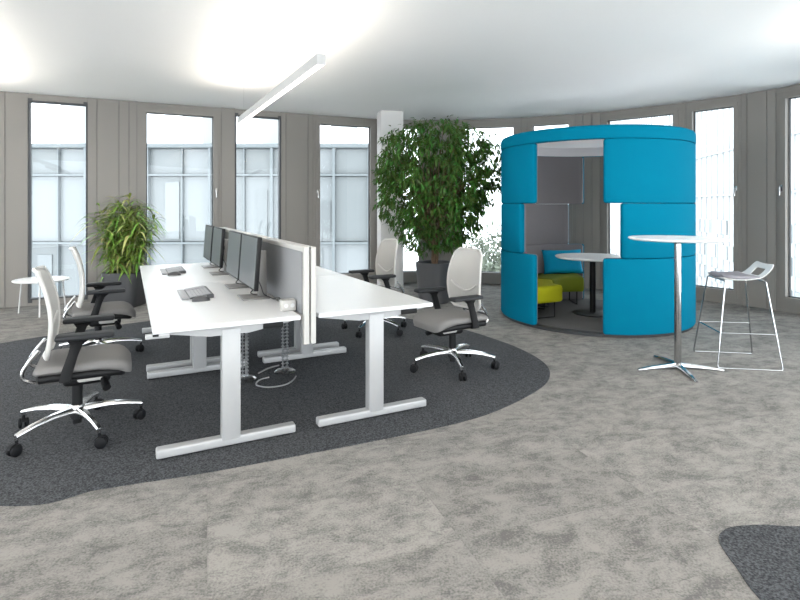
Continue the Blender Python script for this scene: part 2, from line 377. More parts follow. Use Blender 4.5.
for k, a, b, j, cx in seq:
    A, B = at_s(a), at_s(b); t = (B-A); L = t.length; t.normalize(); n = Vector((-t.y, t.x))
    mw = Matrix(((t.x, n.x, 0, A.x), (t.y, n.y, 0, A.y), (0, 0, 1, 0), (0, 0, 0, 1)))     # x along the wall, y outward
    mid = (a+b)/2
    w = 'wall_left' if mid < s_of_x(378) else ('wall_back' if mid < s_of_x(640) else 'wall_right')
    W, J = walls[w]
    if k == 'p':
        js = [0] + [(q-a)/(b-a)*L for q in j] + [L]
        J.box(-0.004, L+0.004, 0.012, 0.13, 0, CEIL, mw)
        for x0, x1 in zip(js, js[1:]):
            W.box(x0+0.004, x1-0.004, 0, 0.05, 0, CEIL-0.006, mw)
        continue
    r = thing('window_%d' % (wi+1), win_labels[wi], 'window', kind='structure'); r.matrix_world = mw
    fr = MB(); gk = MB()
    if k == 'f':
        g0, g1, zb, zt, gy = 0.022, L-0.022, 0.10, 2.865, 0.09
        W.box(0, L, 0, 0.13, zt+0.02, CEIL-0.006, mw); W.box(0, L, 0.0, 0.13, 0, zb-0.02, mw)
        for x0, x1, z0, z1 in ((0, 0.022, zb-0.02, zt+0.02), (L-0.022, L, zb-0.02, zt+0.02), (0.022, L-0.022, zb-0.02, zb), (0.022, L-0.022, zt, zt+0.02)):
            fr.box(x0, x1, 0.004, 0.12, z0, z1)
        fr.build('window_frame', M['gasket'], r, smooth=0)
        for x0 in (0.0, L-0.05): gk.box(x0, x0+0.05, -0.012, 0.02, zt+0.0, zt+0.045)
        for x0 in (0.0, L-0.05): gk.box(x0, x0+0.05, -0.012, 0.02, zb-0.06, zb-0.015)
        gk.build('window_clamp', M['gasket'], r, smooth=0)
    else:
        zb0, zt0 = 0.03, 2.915
        bw = min(0.13, L*0.13); zb, zt = 0.20, 2.822; g0, g1, gy = bw, L-bw, 0.085
        W.box(0, L, 0.0, 0.13, zt0, CEIL-0.006, mw); W.box(0, L, 0.0, 0.13, 0, zb0, mw)
        def ring(m_, x0, x1, z0, z1, wx, wb, wt, y0, y1):
            m_.box(x0, x0+wx, y0, y1, z0, z1); m_.box(x1-wx, x1, y0, y1, z0, z1)
            m_.box(x0+wx, x1-wx, y0, y1, z0, z0+wb); m_.box(x0+wx, x1-wx, y0, y1, z1-wt, z1)
        ring(fr, 0.0, L, zb0, zt0, bw*0.42, 0.06, 0.042, 0.006, 0.12)
        ring(fr, bw*0.40, L-bw*0.40, zb0+0.056, zt0-0.038, bw*0.55, zb-zb0-0.062, zt0-0.042-zt, -0.012, 0.10)
        fr.build('window_frame', M['facade'], r, smooth=0)
        ring(gk, bw*0.95, L-bw*0.95, zb-0.006, zt+0.006, 0.012, 0.012, 0.012, 0.06, 0.095)
        gk.build('window_gasket', M['gasket'], r, smooth=0)
        if j:
            hx = L-bw*0.62 if j == 'R' else bw*0.62
            h = MB().rbox(hx-0.014, hx+0.014, -0.024, -0.010, 1.60, 1.68, 0.004)
            h.tube([(hx, -0.018, 1.655), (hx, -0.055, 1.655), (hx, -0.060, 1.64), (hx, -0.060, 1.54)], 0.010, 10)
            h.build('window_handle', M['polished'], r)
    MB().box(g0-0.005, g1+0.005, gy, gy+0.012, zb-0.005, zt+0.005).build('window_pane', M['glass'], r, smooth=0)
    wi += 1
wl = {'wall_left': 'greige metal facade panels between the left windows', 'wall_back': 'grey facade panels behind the fig and the booth',
      'wall_right': 'grey facade panels behind the bar stool at right'}
for nme, (W, J) in walls.items():
    o = W.build(nme, M['facade'], smooth=0); tag(o, wl[nme], 'wall', kind='structure')
    J.build('wall_joint', M['joint'], o, smooth=0)
# square column
cmb = MB().box(-0.19, 0.19, -0.19, 0.19, 0, CEIL)
o = cmb.build('column', M['plaster'], loc=(-0.17, 8.98, 0), rotz=R(12), smooth=0)
tag(o, 'white square plastered column behind the swivel chair and fig', 'column', kind='structure')

# ------------------------------------------------------------------ desks
UA = math.atan2(0.4566, 0.8897); U = Vector((0.8897, 0.4566, 0)); V = Vector((-0.4566, 0.8897, 0)); A0 = Vector((-1.318, 2.823, 0))
def D(u, v, z=0.0): return tuple(A0 + U*u + V*v + Vector((0, 0, z)))
DH, DL, DW = 0.74, 1.705, 0.81
def make_desk(label):
    r = thing('standing_desk', label, 'desk', D(0, 0), UA, 'white sit-stand desks in the double row')
    MB().rbox(0, DW, 0, DL, DH-0.026, DH, 0.003, 1).build('tabletop', M['white_top'], r)
    for v in (0.10, 1.61):
        MB().rbox(0.365, 0.470, v-0.035, v+0.035, 0.045, 0.69, 0.006).build('leg', M['silver'], r)
        ft = MB().rbox(0.02, 0.80, v-0.033, v+0.033, 0.012, 0.062, 0.010, 3).build('foot', M['silver'], r)
        for x in (0.06, 0.76): MB().lathe([(0, 0), (0.02, 0), (0.02, 0.014), (0, 0.014)], 16, (x, v, 0)).build('glide', M['rubber'], ft)
        # tapering top bracket
        pts = [(0.02, 0.700), (0.02, 0.712), (0.79, 0.712), (0.79, 0.700), (0.52, 0.655), (0.30, 0.655)]
        MB().loft([[(x, y, z) for x, z in pts] for y in (v-0.03, v+0.03)]).build('top_bracket', M['silver'], r)
    for x in (0.38, 0.455): MB().box(x-0.015, x+0.015, 0.12, 1.59, 0.665, 0.70).build('crossbeam', M['silver'], r)
    MB().rbox(0.60, 0.72, 0.06, 0.14, 0.668, 0.699, 0.004).build('power_box', M['black'], r)
    return r
d1 = make_desk('white sit-stand desk at front left, near monitors and keyboard on it')
d2 = copy_tree(d1); d2.location = D(0, DL+0.005); d2['label'] = 'white sit-stand desk at the far end of the left row, carrying the two farther monitors'
d3 = copy_tree(d1); d3.location = D(0.925, 0); d3['label'] = 'empty white sit-stand desk at the near end of the right row'
d4 = copy_tree(d1); d4.location = D(0.925, DL+0.005); d4['label'] = 'empty white sit-stand desk at the far end of the right row'
# height control on the front left desk
hs = MB().rbox(-0.035, 0.085, 0.004, 0.040, 0.688, 0.7135, 0.004).build('control_handset', M['silver'], d1)
MB().rbox(0.0, 0.03, -0.004, 0.012, 0.701, 0.712, 0.002).build('button', M['black'], hs)

# dividers
def divider(u0, u1, face, label):
    r = thing('desk_divider', label, 'divider', D(u0, 0, 0), UA, 'screens between the two desk rows')
    L2 = 2*DL + 0.0; z0, z1 = 0.56, 1.15; w = u1-u0
    f = MB(); f.rbox(0, w, 0.0, 0.035, z0, z1, 0.003, 1); f.rbox(0, w, L2-0.035, L2, z0, z1, 0.003, 1)
    f.rbox(0, w, 0.035, L2-0.035, z1-0.03, z1, 0.003, 1); f.rbox(0, w, 0.035, L2-0.035, 0.70, 0.73, 0.003, 1)
    f.build('frame', M['cream'], r)
    p = MB().rbox(0.006, w-0.006, 0.035, L2-0.035, 0.73, z1-0.03, 0.003, 1); p.build('fabric_panel', M['fabric_grey'], r)
    MB().box(-0.002 if face < 0 else w-0.004, 0.004 if face < 0 else w+0.002, 0.033, 0.037, 0.74, z1-0.035).build('edge_strip', M['black'], r, smooth=0)
    for v in (0.3, 1.4, 2.0, 3.1):
        x0, x1 = (-0.03, w*0.5) if face < 0 else (w*0.5, w+0.03)
        MB().box(x0, x1, v-0.03, v+0.03, 0.69, 0.7135).build('clamp', M['silver'], r, smooth=0)
divider(0.830, 0.864, -1, 'white framed grey fabric divider standing behind the four monitors')
divider(0.874, 0.906, 1, 'white framed divider facing the empty right-hand desks')

# monitors
def make_monitor(label):
    r = thing('monitor', label, 'monitor', (0, 0, 0), UA, 'monitors on the left desk row')
    # local: screen faces -x, width along y
    base = MB(); base.rbox(-0.10, 0.085, -0.115, 0.115, 0.0, 0.010, 0.003); base.build('base', M['stand'], r)
    post = MB().rbox(0.022, 0.085, -0.022, 0.022, 0.010, 0.335, 0.004); post.build('stand', M['stand'], r)
    MB().rbox(-0.02, 0.026, -0.03, 0.03, 0.235, 0.275, 0.004).build('bracket', M['black'], r)
    tilt = Matrix.Translation((-0.035, 0, 0.265)) @ Matrix.Rotation(R(4), 4, 'Y')
    hou = MB().rbox(-0.012, 0.018, -0.275, 0.275, -0.180, 0.185, 0.006, 2, tilt); ho = hou.build('housing', M['black'], r)
    MB().box(-0.0135, -0.0115, -0.266, 0.266, -0.166, 0.176, tilt).build('display', M['screen'], ho, smooth=0)
    c = MB().tube(catmull([(0.0, -0.06, 0.16), (0.03, -0.075, 0.09), (0.055, -0.05, 0.03), (0.09, -0.07, 0.008), (0.098, -0.16, 0.007)], 6), 0.004, 6)
    c.tube(catmull([(0.0, 0.05, 0.16), (0.02, 0.06, 0.07), (-0.02, 0.03, 0.03), (0.03, -0.0, 0.016)], 6), 0.004, 6)
    c.build('cable', M['cable'], r)
    return r
mlab = ['monitor nearest the camera, beside the small white cube', 'second monitor from the front of the row, partly behind the nearest one',
        'third monitor from the front, first of the pair on the far desk', 'monitor at the far end of the row, closest to the windows']
for i, v in enumerate((0.77, 1.36, 2.28, 2.92)):
    if i == 0: mon = mo = make_monitor(mlab[0])
    else: mo = copy_tree(mon); mo['label'] = mlab[i]
    mo.location = D(0.695, v, DH)

# keyboards and mice
def make_keyboard(label):
    r = thing('keyboard', label, 'keyboard', (0, 0, 0), UA, 'keyboards on the left desks')
    pts = [(-0.075, 0.002), (-0.075, 0.012), (0.075, 0.030), (0.088, 0.026), (0.088, 0.002)]
    MB().loft([[(x, y, z) for x, z in pts] for y in (-0.215, 0.215)]).build('keyboard_body', M['keybody'], r)
    k = MB(); q = math.atan2(0.018, 0.15); sl = Matrix.Translation((0, 0, 0.021)) @ Matrix.Rotation(-q, 4, 'Y')
    for ry in range(6):
        x0 = -0.07 + ry*0.0232
        for cx_ in range(18):
            y0 = -0.207 + cx_*0.0231
            if cx_ in (13,) : continue
            k.box(x0+0.0012, x0+0.0205, y0+0.0014, y0+0.0205, 0.000, 0.006, sl)
    k.build('keys', M['keys'], r, smooth=0)
    w = MB().rbox(-0.125, -0.076, -0.215, 0.215, 0.0, 0.014, 0.006, 2); w.build('palm_rest', M['keys'], r)
    return r
kb = make_keyboard('grey keyboard on the near left desk, in front of the closest monitors')
kb.location = D(0.345, 1.10, DH)
k2 = copy_tree(kb); k2.location = D(0.30, 2.66, DH); k2['label'] = 'grey keyboard on the far left desk near the cane palm'
def make_mouse(label):
    r = thing('computer_mouse', label, 'mouse', (0, 0, 0), UA, 'mice on the left desks')
    rings = []
    for i in range(9):
        t = i/8; x = -0.058 + 0.116*t; w = 0.033*math.sin(math.pi*(0.10+0.80*t))**0.5; h = 0.036*math.sin(math.pi*(0.12+0.76*(1-t)**0.9))**0.8
        rings.append([(x, w*math.cos(a), max(0.0, h*math.sin(a))) for a in [math.pi*j/10 for j in range(11)]])
    MB().loft(rings).build('mouse_shell', M['keybody'], r, smooth=60)
    MB().rbox(0.02, 0.04, -0.004, 0.004, 0.024, 0.034, 0.003).build('scroll_wheel', M['silver'], r)
    return r
ms = make_mouse('dark mouse beside the keyboard on the near left desk'); ms.location = D(0.335, 0.80, DH)
m2 = copy_tree(ms); m2.location = D(0.275, 2.36, DH); m2['label'] = 'dark mouse beside the keyboard on the far left desk'
# small white power cube
r = thing('power_cube', 'small white cube with sockets on the near desk against the divider', 'power outlet', D(0.785, 0.20, DH), UA)
MB().rbox(-0.045, 0.045, -0.035, 0.035, 0, 0.068, 0.006, 3).build('cube_body', M['cream'], r)
so = MB()
for x in (-0.02, 0.02): so.lathe([(0, 0), (0.013, 0), (0.013, 0.003), (0, 0.003)], 16, mw=Matrix.Translation((x, -0.035, 0.034)) @ Matrix.Rotation(R(90), 4, 'X'))
so.build('socket', M['white_metal'], r)
tag(MB().tube(catmull([D(0.80, 0.62, DH+0.006), D(0.805, 0.50, DH+0.03), D(0.80, 0.40, DH+0.008), D(0.80, 0.28, DH+0.012), D(0.79, 0.24, DH+0.02)], 8), 0.005, 8).build('power_lead', M['cable']),
    'black lead running from nearest monitor to white cube', 'cable')

# cable spines
def spine(u, v, label, s1):
    r = thing('cable_spine', label, 'cable guide', D(u, v), UA, 'vertebra cable guides under the desks')
    MB().lathe([(0, 0.004), (0.085, 0.004), (0.09, 0.010), (0.075, 0.022), (0.03, 0.030), (0, 0.030)], 28).build('weighted_base', M['polished'], r)
    s_ = MB()
    for i in range(22):
        z = 0.04 + i*0.029
        for x in (-0.018, 0.018):
            s_.rbox(x-0.011, x+0.011, -0.014, 0.014, z, z+0.011, 0.003, 1)
            s_.box(x-0.003, x+0.003, -0.003, 0.003, z+0.009, z+0.031)
        s_.box(-0.012, 0.012, -0.003, 0.003, z+0.003, z+0.007)
    s_.build('vertebra_chain', M['clear'], r)
    c = MB().tube([(s1*0.012, 0.024, 0.03), (s1*0.012, 0.024, 0.40), (s1*0.015, 0.022, 0.66)], 0.005, 6); c.build('cable', M['grey_cable'], r)
spine(0.72, 1.25, 'vertebra cable guide beneath the near left desk, partly behind its leg', 1)
spine(1.06, 1.30, 'vertebra cable guide beneath the near right desk, beside a looped cable', -1)
def gp(x, y, z): p = fp(x, y); return (p[0], p[1], z)
lp = [gp(296, 377.5, 0.011), gp(293, 381.5, 0.011), gp(285, 386, 0.01), gp(270, 388.5, 0.01), gp(258, 387, 0.01), gp(256.5, 384, 0.01), gp(261, 380.5, 0.01), gp(269, 378.5, 0.01)]
tag(MB().tube(catmull(lp, 6), 0.006, 8).build('power_cable', M['grey_cable']), 'grey cable lying in a loop on the carpet beneath the desks', 'cable')
tag(MB().tube(catmull([gp(258.5, 374.6, 0.011), gp(262, 372.5, 0.01), gp(268, 369.5, 0.01), gp(279, 366.5, 0.011)], 6), 0.007, 8).build('power_cable', M['grey_cable']),
    'straight grey cable on the carpet between the two cable guides', 'cable')

# ------------------------------------------------------------------ office chairs (local +x is forward)
def make_chair(label):
    r = thing('office_chair', label, 'chair', (0, 0, 0), 0, 'swivel chairs at the desks')
    b = MB()
    b.lathe([(0, 0.075), (0.030, 0.075), (0.042, 0.10), (0.042, 0.150), (0.034, 0.165), (0, 0.165)], 24)
    for k in range(5):
        a = R(72*k); mw = Matrix.Rotation(a, 4, 'Z'); rings = []
        for t in (0, 0.15, 0.4, 0.7, 0.9, 1.0):
            x = 0.02 + 0.345*t; zc = 0.132 + 0.012*math.sin(math.pi*t*0.9) - 0.030*t*t; w = 0.026 - 0.010*t; h = 0.020 - 0.010*t
            rings.append([(x, w*c_*1.0, zc + h*s_) for c_, s_ in ((1, -0.7), (1, 0.2), (0.55, 1), (-0.55, 1), (-1, 0.2), (-1, -0.7))])
        b.loft(rings, mw=mw)
        b.tube([(0.358, 0, 0.112), (0.358, 0, 0.085)], 0.011, 10, mw=mw)
    sb = b.build('star_base', M['polished'], r, smooth=45)
    for k in range(5):
        a = R(72*k); mw = Matrix.Rotation(a, 4, 'Z') @ Matrix.Translation((0.358, 0, 0)) @ Matrix.Rotation(R(35+50*k), 4, 'Z') @ Matrix.Translation((-0.012, 0, 0))
        c = MB()
        for y in (-0.017, 0.017):
            c.lathe([(0, -0.011), (0.024, -0.011), (0.032, -0.006), (0.032, 0.006), (0.024, 0.011), (0, 0.011)], 20, mw=mw @ Matrix.Translation((0, y, 0.032)) @ Matrix.Rotation(R(90), 4, 'X'))
        hood = [(0.037*math.cos(q), 0.032 + 0.037*math.sin(q)) for q in [R(20+14*i) for i in range(11)]]
        hood += [(0.026*math.cos(q), 0.032 + 0.026*math.sin(q)) for q in [R(160-14*i) for i in range(11)]]
        c.loft([[(x, y, z) for x, z in hood] for y in (-0.010, 0.010)], mw=mw)
        c.tube([(0.012, 0, 0.055), (0.012, 0, 0.09)], 0.009, 8, mw=mw)
        c.build('caster', M['rubber'], sb)
    g = MB().lathe([(0, 0.05), (0.026, 0.05), (0.026, 0.07), (0.018, 0.075), (0.018, 0.165), (0.031, 0.168), (0.031, 0.30), (0.040, 0.305), (0.040, 0.335), (0, 0.335)], 24)
    g.build('gas_column', M['black'], r)
    m_ = MB().rbox(-0.075, 0.185, -0.07, 0.07, 0.292, 0.372, 0.026, 3)
    m_.rbox(-0.05, 0.10, -0.12, 0.12, 0.355, 0.385, 0.008)
    me_ = m_.build('tilt_mechanism', M['black'], r)
    MB().rbox(0.0, 0.155, -0.078, 0.078, 0.312, 0.375, 0.018, 3).build('mechanism_cover', M['net_frame'], me_)
    MB().tube([(0.14, -0.06, 0.325), (0.155, -0.115, 0.300)], [0.016, 0.016], 12).tube([(0.153, -0.108, 0.303), (0.164, -0.148, 0.283)], 0.024, 14).build('adjusting_knob', M['black'], me_)
    # seat cushion with a waterfall front
    prof = [(-0.205, 0.400, 0.445), (-0.19, 0.395, 0.462), (-0.12, 0.395, 0.470), (0.0, 0.393, 0.468), (0.12, 0.392, 0.472), (0.18, 0.390, 0.471), (0.228, 0.384, 0.464), (0.262, 0.373, 0.449), (0.284, 0.367, 0.431), (0.296, 0.368, 0.416), (0.301, 0.376, 0.402)]
    def seat_rings(shr, dz, top):
        out = []
        for i, (x, zb, zt) in enumerate(prof):
            w = (0.245 - (0, 0, 0, 0, 0.002, 0.006, 0.016, 0.032, 0.055, 0.080, 0.112)[i] - (0.03 if i == 0 else 0)) - shr - (0.0 if top else 0.02*max(0, (i-5)/4))
            if top: z0, z1 = zb+0.030-0.036*max(0, (i-4)/5), max(zt, zb+0.034)
            else: z0, z1 = zb-0.016+0.012*max(0, (i-6)/3), zb+0.032
            ring = []
            for c_, s_ in [(-1, 0.35), (-0.97, 0.85), (-0.86, 1.0), (-0.45, 0.96), (0, 0.94), (0.45, 0.96), (0.86, 1.0), (0.97, 0.85), (1, 0.35), (0.94, 0), (0, 0), (-0.94, 0)]:
                ring.append((x if top else min(x*0.93, 0.27), w*c_, z0 + (z1-z0)*s_))
            out.append(ring)
        return out
    st = MB().loft(seat_rings(0, 0, True)).build('seat', M['seat'], r, smooth=60)
    MB().loft(seat_rings(0.004, 0, False)).build('seat_shell', M['black'], st, smooth=60)
    # backrest: net in an ivory rim
    def bp_(t, w):                         # t 0 bottom .. 1 top, w -1..1
        z = 0.500 + 0.512*t
        x = -0.145 + 0.19*t*(1-t) - 0.055*t
        hw = 0.200 + 0.026*math.sin(math.pi*min(1, t*1.05)) - 0.02*t**3
        if t > 0.9: hw -= 0.045*((t-0.9)/0.1)**2.2
        if t < 0.1: hw -= 0.050*((0.1-t)/0.1)**1.6
        return Vector((x - 0.0 + 0.032*w*w*(0.7+0.3*t) - 0.016, hw*w, z))
    nz, nw = 22, 16; fr_, bk_ = [], []
    for i in range(nz+1):
        for k in range(nw+1):
            p = bp_(i/nz, -1 + 2*k/nw); fr_.append(p); bk_.append(p + Vector((-0.010, 0, 0)))
    bm2 = MB(); n_ = nw+1; off = len(fr_); fs = []
    for i in range(nz):
        for k in range(nw):
            a = i*n_+k; fs += [(a, a+1, a+n_+1, a+n_), (off+a, off+a+n_, off+a+n_+1, off+a+1)]
    rim = [k for k in range(n_)] + [i*n_+nw for i in range(1, nz+1)] + [nz*n_+k for k in range(nw-1, -1, -1)] + [i*n_ for i in range(nz-1, 0, -1)]
    for a, b_ in zip(rim, rim[1:]+rim[:1]): fs.append((a, b_, off+b_, off+a))
    bm2.add(fr_+bk_, fs)
    bk = bm2.build('backrest', M['net'], r, smooth=60)
    rp = [tuple((fr_[i] + bk_[i])/2) for i in rim]
    MB().tube(rp, 0.0115, 8, closed=True).build('back_frame', M['net_frame'], bk, smooth=80)
    # lumbar bow behind and over the net
    lum = MB()
    for (t0, dt, sgn) in ((0.50, 0.20, 1),):
        pts = []
        for k in range(15):
            w = -0.80 + 1.6*k/14; t = t0 - dt*(1-abs(w)**1.7)
            pts.append(tuple(bp_(t, w) + Vector((0.001, 0, 0))))
        lum.tube(pts, 0.0085, 8)
    lum.build('lumbar_bow', M['net_frame'], bk, smooth=80)
    # chrome carrier from under the seat to the back
    c = MB()
    for y in (-0.16, 0.16):
        c.tube(catmull([(-0.02, y*0.6, 0.375), (-0.14, y*0.9, 0.372), (-0.215, y, 0.378), (-0.258, y, 0.405), (-0.258, y, 0.445), (-0.228, y, 0.495), (-0.180, y, 0.555)], 6), 0.0105, 10)
    c.rbox(-0.256, -0.236, -0.165, 0.165, 0.455, 0.475, 0.006)
    c.build('back_carrier', M['polished'], r)
    for sgn in (-1, 1):
        y = 0.262*sgn; a_ = MB()
        secs = [(-0.045, 0.385, 0.030, 0.014), (-0.035, 0.44, 0.030, 0.014), (-0.008, 0.53, 0.027, 0.013), (0.012, 0.59, 0.030, 0.014), (0.02, 0.618, 0.055, 0.020)]
        a_.loft([[(x+hx*c_, y+hy*s_, z) for c_, s_ in ((-1, -0.6), (-0.6, -1), (0.6, -1), (1, -0.6), (1, 0.6), (0.6, 1), (-0.6, 1), (-1, 0.6))] for x, z, hx, hy in secs])
        a_.rbox(-0.075, -0.015, min(y-0.014*sgn, 0.10*sgn), max(y-0.014*sgn, 0.10*sgn), 0.374, 0.394, 0.004)
        ar = a_.build('armrest', M['black'], r, smooth=50)
        pd = MB().rbox(-0.095, 0.205, y-0.046, y+0.046, 0.622, 0.654, 0.013, 3); pd.build('arm_pad', M['pad'], ar)
    return r
UAd = math.degrees(UA)
clab = ['white-backed swivel chair nearest the camera on the left of the desks', 'white-backed swivel chair on the left side beyond the nearest one, by the palm pot',
        'white-backed swivel chair on the right of the desks in front of the dark fig pot', 'white-backed swivel chair half hidden behind the right desks, before the white column']
spots = [((-2.01, 3.30), UAd+1, 31), ((-2.79, 4.90), UAd+4, 33), ((0.455, 4.60), 180+UAd+4, 61), ((-0.27, 5.95), 180+UAd+2, 27)]
for i, ((x, y), ang, ph) in enumerate(spots):
    if i == 0: ch0 = ch = make_chair(clab[0])
    else: ch = copy_tree(ch0); ch['label'] = clab[i]
    ch.location = (x, y, 0.004); ch.rotation_euler.z = R(ang)
    child(ch, 'star_base').rotation_euler.z = R(ph-ang)

# ------------------------------------------------------------------ the round booth
PC = Vector((2.45, 6.74)); PR = 1.146
def pod_ang(px, rad, far=False):
    d = Vector((px-400, F)).normalized(); b = d.dot(PC); disc = b*b - (PC.length_squared - rad*rad); q = math.sqrt(disc)
    p = d*(b + q if far else b - q) - PC
    return math.atan2(p.y, p.x)
pod = thing('meeting_booth', 'round turquoise felt meeting booth with stepped door opening', 'booth', (PC.x, PC.y, 0))
T2 = 2*math.pi
Z = [(0.030, 0.8400), (0.8405, 1.4300), (1.4305, 2.1215)]
fl_ = [533.5, 520, 533.5]; fr2 = [603.5, 622, 604]; bk2 = [584.5, 570, 584.5]
MB().lathe([(0, 0), (1.115, 0), (1.125, 0.004), (1.125, 0.030), (0, 0.030)], 96).build('base_plate', M['base_black'], pod)
MB().lathe([(1.005, 0.030), (1.005, 0.034), (0, 0.034)], 72).build('booth_floor', M['pod_carpet'], pod)
for i, (z0, z1) in enumerate(Z):
    aL = pod_ang(fl_[i], PR) % T2           # left door edge
    aR = pod_ang(fr2[i], PR) % T2           # right door edge
    aB = pod_ang(bk2[i], 1.04, True) % T2   # where the back opening begins
    aB2 = aB - (R(62) if i != 1 else R(78))  # and where it ends
    for (a0, a1) in ((aB, aL), (aR-T2, aB2)):
        p = MB().arc_block(1.066, PR, a0, a1, z0, z1, 0.022).build('wall_panel', M['blue'], pod, smooth=40)
        MB().arc_block(1.030, 1.064, a0+0.03, a1-0.03, z0+0.0005, z1-0.0005, 0.010).build('panel_lining', M['lining'], p, smooth=40)
        a = a0+0.022 if a0 == aB else a1-0.022
        MB().tube([(1.048*math.cos(a), 1.048*math.sin(a), z0+0.02), (1.048*math.cos(a), 1.048*math.sin(a), z1-0.02)], 0.007, 6).build('piping', M['piping'], p)
ring = MB()
prof = [(PR, 2.122), (PR+0.003, 2.135), (PR+0.003, 2.230), (PR-0.012, 2.258), (PR-0.04, 2.270), (1.075, 2.270), (1.052, 2.262), (1.046, 2.245), (1.046, 2.122), (PR, 2.122)]
ring.lathe(prof, 120)
rg = ring.build('top_ring', M['blue'], pod, smooth=40)
MB().lathe([(1.045, 2.125), (1.045, 2.262), (1.030, 2.262), (1.030, 2.125), (1.045, 2.125)], 120).build('ring_lining', M['ring_in'], rg, smooth=40)
MB().lathe([(1.032, 2.246), (0, 2.246), ], 90).build('canopy', M['canopy'], rg, smooth=0)

def bench(a0, a1, m_, label, legs):
    r = thing('curved_bench', label, 'bench', (PC.x, PC.y, 0), 0, 'curved benches inside the booth')
    MB().arc_block(0.50, 1.018, R(a0), R(a1), 0.225, 0.43, 0.035).build('seat_cushion', m_, r, smooth=50)
    for a in legs:
        a = R(a); c, s_ = math.cos(a), math.sin(a)
        pts = [(0.60*c, 0.60*s_, 0.23), (0.60*c, 0.60*s_, 0.042), (0.92*c, 0.92*s_, 0.042), (0.92*c, 0.92*s_, 0.23)]
        MB().tube(pts, 0.008, 8).build('leg', M['black'], r)
bench(82, 146, M['olive'], 'green curved bench at the back of the booth under the blue cushion', (90, 140))
bench(149, 208, M['lime'], 'bright lime curved bench just inside the booth, behind its left door panel', (156, 203))
bench(269, 325, M['lime'], 'lime curved bench inside the booth, hidden behind its right door panel', (275, 318))
def cushion(label, m_, loc, rz, ry, w, h, t, nm='cushion'):
    n = 12; vs = []; fs = []
    for sgn in (1, -1):
        for i in range(n+1):
            for k in range(n+1):
                a, b = -1+2*i/n, -1+2*k/n
                th = t*((1-a**4)*(1-b**4))**0.5*0.5
                pin = 1 - 0.07*(abs(a*b))**0 * (1 - abs(a))*abs(b) - 0.0
                vs.append((sgn*th, a*w/2*(1-0.06*(1-b*b)*abs(a)), b*h/2*(1-0.06*(1-a*a)*abs(b))))
    o_ = (n+1)**2
    for i in range(n):
        for k in range(n):
            q = i*(n+1)+k
            fs += [(q, q+1, q+n+2, q+n+1), (o_+q, o_+q+n+1, o_+q+n+2, o_+q+1)]
    mb = MB(); mb.add(vs, fs, Matrix.Rotation(ry, 4, 'Y'))
    r = mb.build(nm, m_, smooth=80)
    me = r.data; bm = bmesh.new(); bm.from_mesh(me); bmesh.ops.remove_doubles(bm, verts=bm.verts[:], dist=0.0005); bmesh.ops.recalc_face_normals(bm, faces=bm.faces[:]); bm.to_mesh(me); bm.free()
    r.location = loc; r.rotation_euler.z = rz
    return tag(r, label, 'cushion')
a = R(98)
cushion('blue rectangular cushion leaning on the back wall of the booth', M['cushion'], (PC.x+0.865*math.cos(a), PC.y+0.865*math.sin(a), 0.43+0.172), R(98+180), R(-14), 0.60, 0.35, 0.14)
a = R(152)
cushion('magenta cushion peeking out beside the blue one on the booth bench', M['pink'], (PC.x+0.86*math.cos(a), PC.y+0.86*math.sin(a), 0.43+0.172), R(152+180), R(-14), 0.36, 0.34, 0.12)
r = thing('round_table', 'round white table on black pedestal inside the turquoise booth', 'table', (PC.x, PC.y, 0.036))
MB().lathe([(0, 0.700), (0.44, 0.700), (0.458, 0.712), (0.460, 0.722), (0.455, 0.727), (0, 0.727)], 72).build('tabletop', M['table_white'], r)
MB().lathe([(0, 0.012), (0.036, 0.012), (0.036, 0.69), (0.09, 0.692), (0.09, 0.700), (0, 0.700)], 28).build('pedestal', M['black'], r)
MB().lathe([(0, 0), (0.245, 0), (0.247, 0.006), (0.235, 0.012), (0, 0.016)], 60).build('base', M['black'], r)

# ------------------------------------------------------------------ bar table and stool
r = thing('bar_table', 'tall round white bar table on a chrome post with star foot', 'table', (2.395, 4.57, 0))
MB().lathe([(0, 1.105), (0.370, 1.105), (0.390, 1.113), (0.395, 1.121), (0.391, 1.127), (0, 1.127)], 80).build('tabletop', M['table_white'], r)
MB().lathe([(0, 0.03), (0.030, 0.03), (0.028, 0.10), (0.0275, 1.075), (0.07, 1.085), (0.075, 1.105), (0, 1.105)], 32).build('post', M['chrome'], r)
for q in (350, 94, 187, 264):
    mw = Matrix.Rotation(R(q), 4, 'Z'); rings = []
    for x, z0, z1, w in ((0.0, 0.012, 0.058, 0.022), (0.06, 0.012, 0.046, 0.021), (0.25, 0.007, 0.028, 0.017), (0.355, 0.0, 0.013, 0.013), (0.365, 0.0, 0.008, 0.011)):
        rings.append([(x, w*c_, z0+(z1-z0)*s_) for c_, s_ in ((-1, 0), (1, 0), (1, 0.5), (0.6, 1), (-0.6, 1), (-1, 0.5))])
    MB().loft(rings, mw=mw).build('foot', M['chrome'], r, smooth=45)

r = thing('bar_stool', 'chrome wire bar stool with white shell and grey seat pad', 'stool', (3.03, 4.785, 0), R(-9))
